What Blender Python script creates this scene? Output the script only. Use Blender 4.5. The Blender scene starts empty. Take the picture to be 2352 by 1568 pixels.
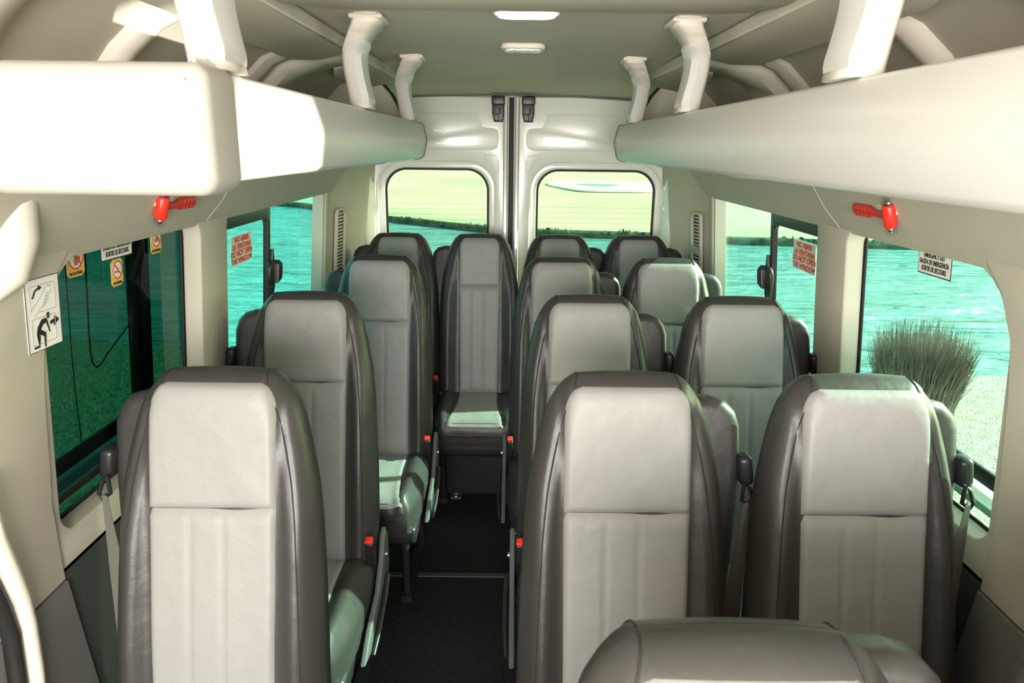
import bpy, bmesh, math, random
from mathutils import Vector, Matrix, Euler
random.seed(7)
SC = bpy.context.scene
COL = SC.collection
R = math.radians

# ------------------------------------------------------------------ camera
def make_camera():
    cd = bpy.data.cameras.new('camera'); co = bpy.data.objects.new('camera', cd); COL.objects.link(co)
    pit, yaw, rol = R(15.25), R(.05), R(.68)
    F = Vector((math.sin(yaw)*math.cos(pit), math.cos(yaw)*math.cos(pit), -math.sin(pit)))
    Rt = Vector((math.cos(yaw), -math.sin(yaw), 0)); U = Rt.cross(F)
    R2 = math.cos(rol)*Rt + math.sin(rol)*U; U2 = -math.sin(rol)*Rt + math.cos(rol)*U
    m = Matrix((R2, U2, -F)).transposed().to_4x4(); m.translation = (-.029, 0, 1.63)
    co.matrix_world = m
    cd.sensor_width = 36; cd.lens = 1640/2352*36
    cd.clip_start = .02; cd.clip_end = 600
    cd.dof.use_dof = True; cd.dof.focus_distance = 2.4; cd.dof.aperture_fstop = 9
    SC.camera = co
make_camera()

# ------------------------------------------------------------------ light
W = bpy.data.worlds.new('sky'); SC.world = W; W.use_nodes = True
nt = W.node_tree; nt.nodes.clear()
out = nt.nodes.new('ShaderNodeOutputWorld'); bg = nt.nodes.new('ShaderNodeBackground')
sky = nt.nodes.new('ShaderNodeTexSky'); sky.sky_type = 'NISHITA'; sky.sun_disc = False
SUN_DIR = Vector((.80, .13, .47)).normalized()        # towards the sun: from the right, high
sky.sun_elevation = math.asin(SUN_DIR.z); sky.sun_rotation = math.atan2(SUN_DIR.x, SUN_DIR.y)
sky.dust_density = 3.0; sky.air_density = 1.0; sky.ozone_density = .6
bg.inputs['Strength'].default_value = .55
warm = nt.nodes.new('ShaderNodeMixRGB'); warm.blend_type = 'MULTIPLY'; warm.inputs[0].default_value = 1
warm.inputs[2].default_value = (1.16, 1.02, .88, 1)
nt.links.new(sky.outputs[0], warm.inputs[1]); nt.links.new(warm.outputs[0], bg.inputs[0])
nt.links.new(bg.outputs[0], out.inputs[0])
def lamp(name, kind, loc, direction, energy, color, **kw):
    l = bpy.data.lights.new(name, kind); l.energy = energy; l.color = color
    for k, v in kw.items(): setattr(l, k, v)
    o = bpy.data.objects.new(name, l); COL.objects.link(o); o.location = loc
    o.rotation_euler = Vector(direction).to_track_quat('-Z', 'Y').to_euler()
    return o
lamp('sun', 'SUN', (20, -5, 16), -SUN_DIR, 15, (1, .95, .86), angle=R(.6))
# added spot standing in for reflected sun, cropped by a shaped opening in the wall
lamp('added_glint_spot', 'SPOT', (4.9, -3.9, -.15), Vector((-.42, 1.2, 1.65)) - Vector((4.9, -3.9, -.15)), 5500, (1, .95, .87),
     shadow_soft_size=.04, spot_size=R(13), spot_blend=.05)
# added area light behind the camera that brightens the front seats, besides the sky
lamp('front_fill', 'AREA', (-.10, -1.05, 1.46), (.20, 1, -.14), 92, (1, .955, .90), shape='RECTANGLE', size=1.35, size_y=.6)
SC.view_settings.view_transform = 'Standard'; SC.view_settings.look = 'None'
SC.view_settings.exposure = .45; SC.view_settings.gamma = 1; SC.view_settings.use_curve_mapping = False

# ------------------------------------------------------------------ materials
def mat(name, col, rough=.6, spec=.3, bump=None, metal=0, var=None, coat=0, sheen=0):
    m = bpy.data.materials.new(name); m.use_nodes = True; t = m.node_tree; b = t.nodes['Principled BSDF']
    b.inputs['Base Color'].default_value = (*col, 1); b.inputs['Roughness'].default_value = rough
    b.inputs['Specular IOR Level'].default_value = spec; b.inputs['Metallic'].default_value = metal
    b.inputs['Coat Weight'].default_value = coat
    tc = t.nodes.new('ShaderNodeTexCoord')
    if var:
        n = t.nodes.new('ShaderNodeTexNoise'); n.inputs['Scale'].default_value = var[0]; n.inputs['Detail'].default_value = 6
        t.links.new(tc.outputs['Object'], n.inputs['Vector'])
        r = t.nodes.new('ShaderNodeValToRGB'); r.color_ramp.elements[0].position = .3; r.color_ramp.elements[1].position = .7
        r.color_ramp.elements[0].color = (*[c*(1-var[1]) for c in col], 1); r.color_ramp.elements[1].color = (*[min(1, c*(1+var[1])) for c in col], 1)
        t.links.new(n.outputs[0], r.inputs[0]); t.links.new(r.outputs[0], b.inputs['Base Color'])
    prev = None
    for (sc, st, dist) in (bump or []):
        n = t.nodes.new('ShaderNodeTexNoise'); n.inputs['Scale'].default_value = sc; n.inputs['Detail'].default_value = 4
        t.links.new(tc.outputs['Object'], n.inputs['Vector'])
        bp = t.nodes.new('ShaderNodeBump'); bp.inputs['Strength'].default_value = st; bp.inputs['Distance'].default_value = dist
        t.links.new(n.outputs[0], bp.inputs['Height'])
        if prev: t.links.new(prev.outputs[0], bp.inputs['Normal'])
        prev = bp
    if prev: t.links.new(prev.outputs[0], b.inputs['Normal'])
    return m
def emis(name, col, s):
    m = bpy.data.materials.new(name); m.use_nodes = True; b = m.node_tree.nodes['Principled BSDF']
    b.inputs['Base Color'].default_value = (*col, 1); b.inputs['Emission Color'].default_value = (*col, 1); b.inputs['Emission Strength'].default_value = s
    return m
def glass(name, tint, refl=.012, rough=.0):
    m = bpy.data.materials.new(name); m.use_nodes = True; t = m.node_tree; t.nodes.clear()
    o = t.nodes.new('ShaderNodeOutputMaterial'); mx = t.nodes.new('ShaderNodeMixShader')
    tr = t.nodes.new('ShaderNodeBsdfTransparent'); tr.inputs[0].default_value = (*tint, 1)
    g = t.nodes.new('ShaderNodeBsdfGlossy'); g.inputs['Roughness'].default_value = rough
    lw = t.nodes.new('ShaderNodeLayerWeight'); lw.inputs[0].default_value = .5
    pw_ = t.nodes.new('ShaderNodeMath'); pw_.operation = 'POWER'; pw_.inputs[1].default_value = 4
    ml = t.nodes.new('ShaderNodeMath'); ml.operation = 'MULTIPLY_ADD'; ml.inputs[1].default_value = .35; ml.inputs[2].default_value = refl
    t.links.new(lw.outputs['Facing'], pw_.inputs[0]); t.links.new(pw_.outputs[0], ml.inputs[0])
    t.links.new(ml.outputs[0], mx.inputs[0]); t.links.new(tr.outputs[0], mx.inputs[1]); t.links.new(g.outputs[0], mx.inputs[2])
    t.links.new(mx.outputs[0], o.inputs[0]); return m
FINE = [(900, .12, .001)]
M = dict(
    trim=mat('headliner_fabric', (.57, .54, .455), .85, .15, FINE, var=(3, .04)),
    wall=mat('beige_trim', (.50, .47, .385), .7, .25, FINE, var=(4, .03)),
    lowgrey=mat('grey_lower_trim', (.17, .17, .155), .7, .25, FINE),
    dgrey=mat('dark_lower_trim', (.05, .055, .05), .6, .3, FINE),
    cap=mat('cap_plastic', (.40, .38, .345), .45, .3), rack=mat('rack_plastic', (.66, .65, .62), .32, .45),  # cap darkened to offset the strong front light on it
    cream=mat('cream_plastic', (.68, .63, .55), .5, .3),
    metal_white=mat('white_paint', (.80, .80, .74), .22, .5, coat=.3),
    leather=mat('black_vinyl', (.036, .034, .031), .42, .5, [(420, .18, .001), (9, .25, .02)]),
    grey=mat('grey_vinyl', (.25, .245, .235), .5, .35, [(500, .15, .001), (7, .34, .03)], var=(6, .03)),
    stitch=mat('stitching', (.02, .02, .02), .7), stitch_l=mat('light_stitching', (.25, .25, .22), .7),
    black=mat('black_plastic', (.018, .018, .018), .38, .5),
    belt=mat('seat_belt_webbing', (.12, .115, .09), .75, .3, [(300, .3, .001)]),
    steel=mat('steel', (.5, .5, .48), .3, metal=1),
    red=mat('red_plastic', (.85, .03, .015), .35, .5), redd=mat('red_plastic_dark', (.62, .03, .02), .4, .5),
    recl=mat('grey_side_cover', (.09, .10, .095), .45, .4),
    floor=mat('floor_vinyl', (.012, .012, .012), .7, .25, [(200, .2, .002)], var=(60, .35)),
    strip=mat('floor_seam_strip', (.05, .05, .045), .5, .4),
    rubber=mat('black_rubber', (.012, .012, .011), .55, .4),
    white=mat('sticker_white', (.80, .78, .72), .5), yellow=mat('sticker_yellow', (.78, .50, .10), .5),
    ink=mat('sticker_black_ink', (.02, .02, .02), .5), inkg=mat('sticker_grey_ink', (.35, .35, .33), .5),
    inkr=mat('sticker_red_ink', (.65, .06, .03), .5), inkb=mat('sticker_brown_ink', (.45, .16, .06), .5), pink=mat('sticker_pink', (1, .88, .80), .5),
    lampglow=emis('lamp_lit', (1, .94, .84), 9), lampoff=mat('lamp_lens', (.75, .75, .70), .25, .5),
    g_side=glass('tinted_side_glass', (.64, .84, .76)), g_left=glass('tinted_left_glass', (.46, .80, .74)), g_shade=glass('shade_tinted_glass', (.075, .25, .205), .05),  # darkest tint stands in for the van's shadow outside the left front window
    g_rear=glass('rear_glass', (.65, .77, .68), .0), clear=glass('clear_plastic', (.9, .9, .9)),
    frit=mat('green_black_border', (.035, .06, .05), .35, .5),
    sand=mat('bunker_sand', (.95, .92, .84), .9, .1), bank=mat('bank_reeds', (.06, .10, .06), .9, .1, var=(3, .5)),
    lawn=mat('far_lawn', (.34, .45, .24), .95, .05, var=(.12, .18)),
    grass_l=mat('green_turf', (.21, .26, .15), .95, .05, [(40, .8, .05)], var=(16, .6)),
    dry=mat('dry_pale_turf', (.36, .37, .29), .95, .05, [(40, .8, .05)], var=(14, .28)),
    blade=mat('ornamental_blades', (.24, .20, .16), .8, .15, var=(3, .5)),
)
def water():
    m = mat('lake_water', (.11, .36, .33), .10, .6); t = m.node_tree; b = t.nodes['Principled BSDF']
    tc = t.nodes.new('ShaderNodeTexCoord'); mp = t.nodes.new('ShaderNodeMapping'); mp.inputs['Scale'].default_value = (.35, 1.6, 1); mp.inputs['Rotation'].default_value = (0, 0, R(-14))
    t.links.new(tc.outputs['Object'], mp.inputs[0])
    prev = None
    for sc, st in ((.7, 1), (2.2, 1), (7, .7)):
        n = t.nodes.new('ShaderNodeTexNoise'); n.inputs['Scale'].default_value = sc; n.inputs['Detail'].default_value = 5; n.inputs['Distortion'].default_value = .6
        t.links.new(mp.outputs[0], n.inputs['Vector'])
        bp = t.nodes.new('ShaderNodeBump'); bp.inputs['Strength'].default_value = st; bp.inputs['Distance'].default_value = .7 if sc < 1 else (.3 if sc < 3 else .06)
        t.links.new(n.outputs[0], bp.inputs['Height'])
        if prev: t.links.new(prev.outputs[0], bp.inputs['Normal'])
        prev = bp
    t.links.new(prev.outputs[0], b.inputs['Normal']); return m
M['water'] = water()

# ------------------------------------------------------------------ helpers
def link_mesh(name, me, m, parent=None, smooth=True):
    me.name = name
    o = bpy.data.objects.new(name, me); COL.objects.link(o)
    if m and not me.materials: me.materials.append(m)
    if smooth:
        for p in me.polygons: p.use_smooth = True
    if parent: o.parent = parent
    return o
def from_bm(name, bm, m, parent=None, smooth=True, sharp=None):
    bmesh.ops.recalc_face_normals(bm, faces=bm.faces)
    if sharp:
        for e in bm.edges:
            if len(e.link_faces) == 2 and e.calc_face_angle(0) > R(sharp): e.smooth = False
    me = bpy.data.meshes.new(name); bm.to_mesh(me); bm.free()
    return link_mesh(name, me, m, parent, smooth)
def tag(o, label=None, cat=None, group=None, kind=None):
    if label: o['label'] = label
    if cat: o['category'] = cat
    if group: o['group'] = group
    if kind: o['kind'] = kind
    return o
def empty(name, loc=(0, 0, 0), rz=0):
    o = bpy.data.objects.new(name, None); COL.objects.link(o); o.location = loc; o.rotation_euler = (0, 0, rz)
    o.empty_display_size = .05; return o
def struct(o): o['kind'] = 'structure'; return o
def rrect(x0, y0, x1, y1, r, n=6):
    if not isinstance(r, (tuple, list)): r = (r,)*4            # order: bottom-left, bottom-right, top-right, top-left
    P = []
    for (cx, cy, a0, q) in ((x0+r[0], y0+r[0], 180, r[0]), (x1-r[1], y0+r[1], 270, r[1]), (x1-r[2], y1-r[2], 0, r[2]), (x0+r[3], y1-r[3], 90, r[3])):
        if q <= 1e-6: P.append((cx, cy)); continue
        for k in range(n+1):
            a = R(a0+90*k/n); P.append((cx+q*math.cos(a), cy+q*math.sin(a)))
    return P
def circ(cx, cy, r, n=24, ry=None): return [(cx+r*math.cos(2*math.pi*k/n), cy+(ry or r)*math.sin(2*math.pi*k/n)) for k in range(n)]
def plate_mesh(outline, holes=(), t=.01, bev=0, f=None, cuts=None, bres=2):
    """flat shape with holes, thickness t, bevelled; f maps (u,v,w) to space"""
    cu = bpy.data.curves.new('tmp', 'CURVE'); cu.dimensions = '2D'; cu.fill_mode = 'BOTH'
    for poly in [outline]+list(holes):
        s = cu.splines.new('POLY'); s.points.add(len(poly)-1)
        for i, p in enumerate(poly): s.points[i].co = (p[0], p[1], 0, 1)
        s.use_cyclic_u = True
    cu.extrude = max(t/2-bev, 0); cu.bevel_depth = bev; cu.bevel_resolution = bres
    if bev: cu.offset = -bev
    o = bpy.data.objects.new('tmp', cu); me = bpy.data.meshes.new_from_object(o)
    bpy.data.objects.remove(o); bpy.data.curves.remove(cu)
    bm = bmesh.new(); bm.from_mesh(me); bpy.data.meshes.remove(me)
    bmesh.ops.remove_doubles(bm, verts=bm.verts, dist=1e-5)
    if cuts:                                                  # slice by planes so it can be bent
        for (co, no) in cuts:
            bmesh.ops.bisect_plane(bm, geom=bm.verts[:]+bm.edges[:]+bm.faces[:], plane_co=co, plane_no=no)
    if f:
        for v in bm.verts: v.co = Vector(f(*v.co))
    return bm
def plate(name, outline, m, parent=None, holes=(), t=.01, bev=0, f=None, cuts=None, smooth=True, sharp=35):
    return from_bm(name, plate_mesh(outline, holes, t, bev, f, cuts), m, parent, smooth, sharp)
def add_tube(bm, pts, r, n=8, cyclic=False, caps=True, sx=1, sy=1):
    pts = [Vector(p) for p in pts]; rings = []; N = len(pts)
    up = None
    for i, p in enumerate(pts):
        a = pts[(i-1) % N] if (cyclic or i > 0) else p; b = pts[(i+1) % N] if (cyclic or i < N-1) else p
        d = (b-a).normalized()
        if up is None: up = d.orthogonal().normalized()
        up = (up-d*up.dot(d)).normalized(); s = d.cross(up)
        rr = r[i] if isinstance(r, (list, tuple)) else r
        rings.append([bm.verts.new(p+rr*(sx*math.cos(2*math.pi*k/n)*up+sy*math.sin(2*math.pi*k/n)*s)) for k in range(n)])
    for i in range(N if cyclic else N-1):
        A, B = rings[i], rings[(i+1) % N]
        for k in range(n): bm.faces.new((A[k], A[(k+1) % n], B[(k+1) % n], B[k]))
    if caps and not cyclic: bm.faces.new(rings[0]); bm.faces.new(rings[-1][::-1])
    return bm
def tube(name, pts, r, m, parent=None, **k): return from_bm(name, add_tube(bmesh.new(), pts, r, **k), m, parent, sharp=50)
def add_box(bm, c, s, rot=None):
    g = bmesh.ops.create_cube(bm, size=1)['verts']
    for v in g:
        q = Vector((v.co.x*s[0], v.co.y*s[1], v.co.z*s[2]))
        if rot: q = rot @ q
        v.co = q+Vector(c)
    return g
def rbox(name, c, s, m, parent=None, b=.005, rot=None, seg=3):
    bm = bmesh.new(); add_box(bm, (0, 0, 0), s)
    bmesh.ops.bevel(bm, geom=bm.edges[:], offset=b, segments=seg, affect='EDGES', profile=.5)
    for v in bm.verts: v.co = (rot @ v.co if rot else v.co)+Vector(c)
    return from_bm(name, bm, m, parent, sharp=40)
def loft(name, rings, m, parent=None, closed=True, caps=True, sharp=45, smooth=True):
    bm = bmesh.new(); V = [[bm.verts.new(p) for p in r] for r in rings]; n = len(V[0])
    for A, B in zip(V, V[1:]):
        for k in range(n if closed else n-1): bm.faces.new((A[k], A[(k+1) % n], B[(k+1) % n], B[k]))
    if caps and closed: bm.faces.new(V[0]); bm.faces.new(V[-1][::-1])
    return from_bm(name, bm, m, parent, smooth, sharp)
def extr_y(name, prof, y0, y1, m, parent=None, s=1, sharp=30, caps=True, seg=1):
    """closed (x,z) profile swept along y; s mirrors x"""
    rings = [[(s*x, y0+(y1-y0)*k/seg, z) for x, z in prof] for k in range(seg+1)]
    return loft(name, rings, m, parent, caps=caps, sharp=sharp)
def text_mesh(body, size, f, depth=.0006, sx=1, align='CENTER', bold=0, space=1):
    cu = bpy.data.curves.new('tmp', 'FONT'); cu.body = body; cu.size = size; cu.extrude = depth/2; cu.align_x = align; cu.align_y = 'CENTER'; cu.offset = bold; cu.space_line = space
    o = bpy.data.objects.new('tmp', cu); me = bpy.data.meshes.new_from_object(o)
    bpy.data.objects.remove(o); bpy.data.curves.remove(cu)
    bm = bmesh.new(); bm.from_mesh(me); bpy.data.meshes.remove(me)
    for v in bm.verts: v.co = Vector(f(v.co.x*sx, v.co.y, v.co.z))
    return bm
def join_bm(dst, src):
    me = bpy.data.meshes.new('tmp'); src.to_mesh(me); src.free(); dst.from_mesh(me); bpy.data.meshes.remove(me); return dst

# ================================================================== VAN SHELL
ZW0, ZW1 = .79, 1.43
def wx(z): return .925-.080*max(0, (z-.9))                    # inner skin, leans in above the belt line
def wallf(s, off=0):                                          # plate (u=y, v=z, w=thickness) -> space
    return lambda u, v, w: (s*(wx(v)+.02+w+off), u, v)
struct(plate('floor', rrect(-.95, -1.0, .95, 4.12, .02), M['floor'], t=.04, f=lambda u, v, w: (u, v, w-.02)))
for (y, nm) in ((2.47, 'seam across the aisle floor beside the second row'), (3.47, 'seam across the floor in front of the last row')):
    tag(plate('floor_seam', rrect(-.50, -.014, .30, .014, .004), M['strip'], t=.006, bev=.002, f=lambda u, v, w: (u, v+y, w+.002)),
        'thin black metal strip, ' + nm, 'floor strip')
W1 = {-1: (1.275, 1.955), 1: (1.270, 1.950)}
W2 = (2.145, 3.315)
def window_hole(y0, y1, r): return rrect(y0, .868, y1, 1.50, r)
for s, side in ((-1, 'left'), (1, 'right')):
    a, b = W1[s]
    holes = [rrect(a, .868, b, 1.425, (.05, .04, .045, .16), 8), rrect(W2[0], .868, W2[1], 1.425, (.05, .05, .012, .03))]
    if s == 1: holes.append([(-.26, 1.115), (.11, 1.115), (.135, 1.125), (.147, 1.15), (.147, 1.21), (.125, 1.27), (.08, 1.31), (.0, 1.33), (-.12, 1.30), (-.22, 1.23), (-.26, 1.16)])  # opening shaped to crop the added spot's patch on the left rack
    root = struct(plate('wall_'+side, [(-1.0, ZW0), (3.36, ZW0), (3.36, 1.47), (-1.0, 1.47)], M['wall'], holes=holes, t=.05, bev=.006, f=wallf(s),
                        cuts=[((0, .9, 0), (0, 1, 0))]))
    # lower dark part of the wall, with the slanting joint near the front
    struct(plate('trim_1' if s < 0 else 'trim_2', [(-1.0, .0), (3.36, .0), (3.36, .81), (-1.0, .81)], M['dgrey'],
                 t=.03, bev=.006, f=lambda u, v, w: (s*(.935+w), u, v)))
    struct(plate('trim_3' if s < 0 else 'trim_4', [(.2, 0), (1.31, 0), (1.30, .45), (1.262, .70), (1.250, .783), (.2, .775)], M['lowgrey'],
                 t=.012, bev=.003, f=lambda u, v, w: (s*(.914+w), u, v)))
    # front pillar panel that carries the joint line
    struct(plate('trim_5' if s < 0 else 'trim_6', [(.2, .778), (1.250, .786), (1.243, .95), (1.25, 1.2), (1.262, 1.30), (1.30, 1.38), (1.36, 1.44), (.2, 1.44)], M['wall'],
                 t=.012, bev=.003, f=lambda u, v, w: (s*(wx(v)-.006+w), u, v)))
    # header between window tops and the rack
    prof = [(.885, 1.414), (.876, 1.424), (.84, 1.475), (.80, 1.535), (.765, 1.575), (.74, 1.60), (.80, 1.63), (.93, 1.63), (.93, 1.43), (.905, 1.414)]
    struct(extr_y('trim_7' if s < 0 else 'trim_8', prof, -.6, 3.42, M['wall'], s=s, seg=4))
    for (y0) in (2.02,):
        struct(tube('trim_9' if s < 0 else 'trim_10', [(s*(x+.0006), y0-(.03 if z < 1.45 else 0), z) for x, z in prof[1:5]], .0016, M['cream']))
    # upper wall behind the rack, curving into the ceiling
    up = [(.93, 1.60), (.885, 1.60), (.875, 1.66), (.845, 1.74), (.80, 1.81), (.745, 1.865), (.66, 1.905), (.56, 1.925), (.50, 1.93), (.50, 2.01), (.95, 2.01)]
    struct(extr_y('wall_upper_'+side, up, -.6, 3.30, M['wall'], s=s, seg=1, sharp=60))
    # bows (ribs) across the upper wall
    inner = [(.885, 1.60), (.875, 1.66), (.845, 1.74), (.80, 1.81), (.745, 1.865), (.66, 1.905), (.56, 1.925)]
    def rib(y0, y1, d, lean, nm, m):
        rings = []
        for i, (x, z) in enumerate(inner):
            k = lean*(z-1.6)
            dx, dz = d*min(1, .55+.45*math.cos(min(1, i/5)*1.2)), d*.75*(i/6)
            e = .022
            rings.append([(s*(x+.01), y0+k, z+.01), (s*(x-dx*.5), y0+k+.002, z-dz*.5), (s*(x-dx), y0+k+e, z-dz), (s*(x-dx), y1+k-e, z-dz), (s*(x-dx*.5), y1+k-.002, z-dz*.5), (s*(x+.01), y1+k, z+.01)])
        return struct(loft(nm, rings, m, sharp=50))
    rib(1.40, 1.47, .035, .25, 'trim_11' if s < 0 else 'trim_12', M['cream'])
    rib(2.22, 2.46, .055, .1, 'trim_13' if s < 0 else 'trim_14', M['trim'])
    rib(2.12, 2.20, .03, .1, 'trim_15' if s < 0 else 'trim_16', M['wall'])
    rib(.98, 1.10, .04, .2, 'trim_17' if s < 0 else 'trim_18', M['wall'])
    # ceiling-side border that throws the recesses into shade
    for n_, (ya, yb) in enumerate(((1.16, 2.12), (2.50, 3.22))):
        struct(plate('trim_%d' % ((19 if s < 0 else 21)+n_), [(ya-.1, .50), (yb+.1, .50), (yb+.1, .60), (yb, .655), (ya+.12, .655), (ya-.02, .62)], M['trim'], t=.035, bev=.01,
                     f=lambda u, v, w: (s*v, u, 1.905-(v-.5)*.22+w)))
    # rear quarter: wall curving in towards the doors
    rq = [(.93, 3.30), (.925, 3.40), (.912, 3.55), (.885, 3.70), (.86, 3.82), (.845, 3.92), (.835, 4.02)]
    rings = []
    for z in (0, .5, .79, .9, 1.1, 1.3, 1.45, 1.6, 1.75, 1.85, 1.93):
        lean = .08*max(0, z-.9)+(.25*max(0, z-1.6))
        rings.append([(s*(x-lean), y, z) for x, y in rq]+[(s*(x+.05-lean), y, z) for x, y in rq[::-1]])
    struct(loft('trim_23' if s < 0 else 'trim_24', rings, M['wall'], sharp=50))
    # bulkhead closing the rear of the storage bay, black rubber lip along its arc
    arc = [(.505, 1.715), (.508, 1.75), (.520, 1.79), (.545, 1.835), (.58, 1.875), (.63, 1.915), (.68, 1.935)]
    struct(plate('trim_25' if s < 0 else 'trim_26', [(.90, 1.60), (.505, 1.60)]+arc+[(.80, 1.86), (.88, 1.75)], M['wall'], t=.02, bev=.004, f=lambda u, v, w: (s*u, 3.12+w+(.7-u)*.15, v)))
    struct(tube('trim_27' if s < 0 else 'trim_28', [(s*(x-.004), 3.12+(.7-x)*.15, z) for x, z in [(.505, 1.62)]+arc], .008, M['rubber']))
# ceiling: flat, falling slightly to the rear doors
def czc(y): return 1.925 if y < 2.5 else (1.925-.018*((y-2.5)/.6)**1.5 if y < 3.1 else 1.907-.018*(y-3.1))
ys = [1.0, 1.5, 2.0, 2.5, 2.7, 2.9, 3.1, 3.4, 3.7, 4.12]
rings = []
for y in [-.6]+ys:
    z = czc(y); xs = [-.62, -.5, -.3, 0, .3, .5, .62]; dz = [-.006, 0, .008, .012, .008, 0, -.006]
    rings.append([(x, y, z+d) for x, d in zip(xs, dz)]+[(x, y, z+.06) for x in xs[::-1]])
struct(loft('ceiling', rings, M['trim'], sharp=60))
rings = []
for y in (3.2, 3.5, 3.8, 4.12):                                # rounded shoulders behind the racks
    z = czc(y); rings.append([(x, y, z+d) for x, d in ((.55, .0), (.62, -.012), (.70, -.05), (.76, -.11), (.80, -.20), (.90, -.20), (.90, .1), (.55, .1))])
for s, nm in ((-1, 'trim_29'), (1, 'trim_30')): struct(loft(nm, [[(s*x, y, z) for x, y, z in r] for r in rings], M['trim'], sharp=60))
struct(plate('trim_31', rrect(-.52, .2, .52, 1.60, (.02, .02, .12, .12), 10), M['trim'], t=.05, bev=.018, f=lambda u, v, w: (u, v+.06*(1-(u/.52)**2), 1.925+w)))
struct(rbox('trim_45', (0, 4.115, 1.95), (1.9, .06, .16), M['trim'], None, .005))  # unseen block added to stop light leaking in above the doors

# ------------------------------------------------------------------ windows
def glassf(s, off): return lambda u, v, w: (s*(wx(v)+off+w), u, v)
wn = 0
for s in (-1, 1):
    a, b = W1[s]; wn += 1
    win = struct(empty('window_%d' % wn, (s*.96, (a+b)/2, .87)))
    def sub(o): o.parent = win; o.matrix_parent_inverse = Matrix.Translation(win.location).inverted(); return o
    sub(plate('pane', rrect(a-.03, .85, b+.12, 1.46, .05), M['g_shade'] if s < 0 else M['g_side'], t=.004, f=glassf(s, .055)))
    sub(plate('rubber_seal', rrect(a-.03, .85, b+.03, 1.46, .05), M['rubber'], holes=[rrect(a+.002, .871, b-.006, 1.455, (.05, .04, .045, .16), 8)], t=.006, bev=.002, f=glassf(s, .049)))
    sub(plate('outer_ledge', [(a-.05, .958), (b+.1, .958), (b+.1, 1.03), (a-.05, 1.03)], M['metal_white'], t=.02, bev=.004, f=lambda u, v, w: (s*(v+.025), u, .895+w)))
    sub(plate('outer_edge', rrect(a-.05, .915, b+.1, .950, .01), M['rubber'], t=.012, bev=.003, f=lambda u, v, w: (s*(1.03+w), u, v)))
    if s < 0:
        sub(plate('outer_post', rrect(1.80, .93, 1.87, 1.50, .004), M['rubber'], t=.03, bev=.006, f=glassf(s, .11)))
        sub(tube('scribed_line', [(s*(wx(z)+.066), y, z) for y, z in ((1.462, 1.40), (1.462, 1.2), (1.465, 1.1), (1.475, .98))], .0012, M['rubber']))
        sub(tube('scribed_line', [(s*(wx(z)+.066), y, z) for y, z in ((1.535, 1.42), (1.53, 1.25), (1.53, 1.18), (1.535, 1.15), (1.55, 1.135), (1.57, 1.137), (1.60, 1.155), (1.70, 1.20))], .0018, M['rubber']))
    wn += 1
    win = struct(empty('window_%d' % wn, (s*.96, sum(W2)/2, .87)))
    sub(plate('pane', rrect(W2[0]-.03, .85, W2[1]+.03, 1.46, .02), M['g_left'] if s < 0 else M['g_side'], t=.004, f=glassf(s, .060)))  # same glass both sides; the lake's differing glare is put into each tint
    sub(plate('rubber_seal', rrect(W2[0]-.03, .85, W2[1]+.03, 1.46, .03), M['rubber'], holes=[rrect(W2[0]+.002, .871, W2[1]-.005, 1.455, (.05, .05, .012, .03))], t=.005, bev=.001, f=glassf(s, .050)))
    sf = sub(plate('slider_frame', rrect(W2[0]-.02, .862, 2.665, 1.455, .01), M['frit'], holes=[rrect(W2[0]+.0, .895, 2.625, 1.368, (.03, .03, .035, .004), 8)], t=.014, bev=.003, f=glassf(s, .044)))
    sub(plate('sash_seal', rrect(2.620, .90, 2.632, 1.36, .003), M['rubber'], t=.02, bev=.002, f=glassf(s, .04)))
    la = sub(plate('latch', rrect(2.585, 1.125, 2.655, 1.215, .034, 8), M['black'], t=.018, bev=.006, f=glassf(s, .018)))
    lb = sub(plate('latch_grip', [(2.625, 1.13), (2.665, 1.14), (2.672, 1.17), (2.668, 1.20), (2.64, 1.215), (2.628, 1.20)], M['black'], t=.03, bev=.006, f=glassf(s, .006)))
    sub(plate('latch_tail', [(2.628, 1.21), (2.65, 1.21), (2.642, 1.255), (2.632, 1.255)], M['black'], t=.012, bev=.003, f=glassf(s, .022)))
    sub(plate('latch_tail', [(2.620, 1.06), (2.640, 1.06), (2.662, 1.13), (2.60, 1.13)], M['black'], t=.012, bev=.003, f=glassf(s, .022)))
    for z in (1.25, .985): sub(plate('hinge_stud', circ(2.165, z, .014, 14), M['black'], t=.02, bev=.004, f=glassf(s, .03)))
    sub(plate('outer_ledge', [(W2[0]-.05, .958), (W2[1]+.1, .958), (W2[1]+.1, 1.03), (W2[0]-.05, 1.03)], M['metal_white'], t=.02, bev=.004, f=lambda u, v, w: (s*(v+.025), u, .895+w)))

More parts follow.
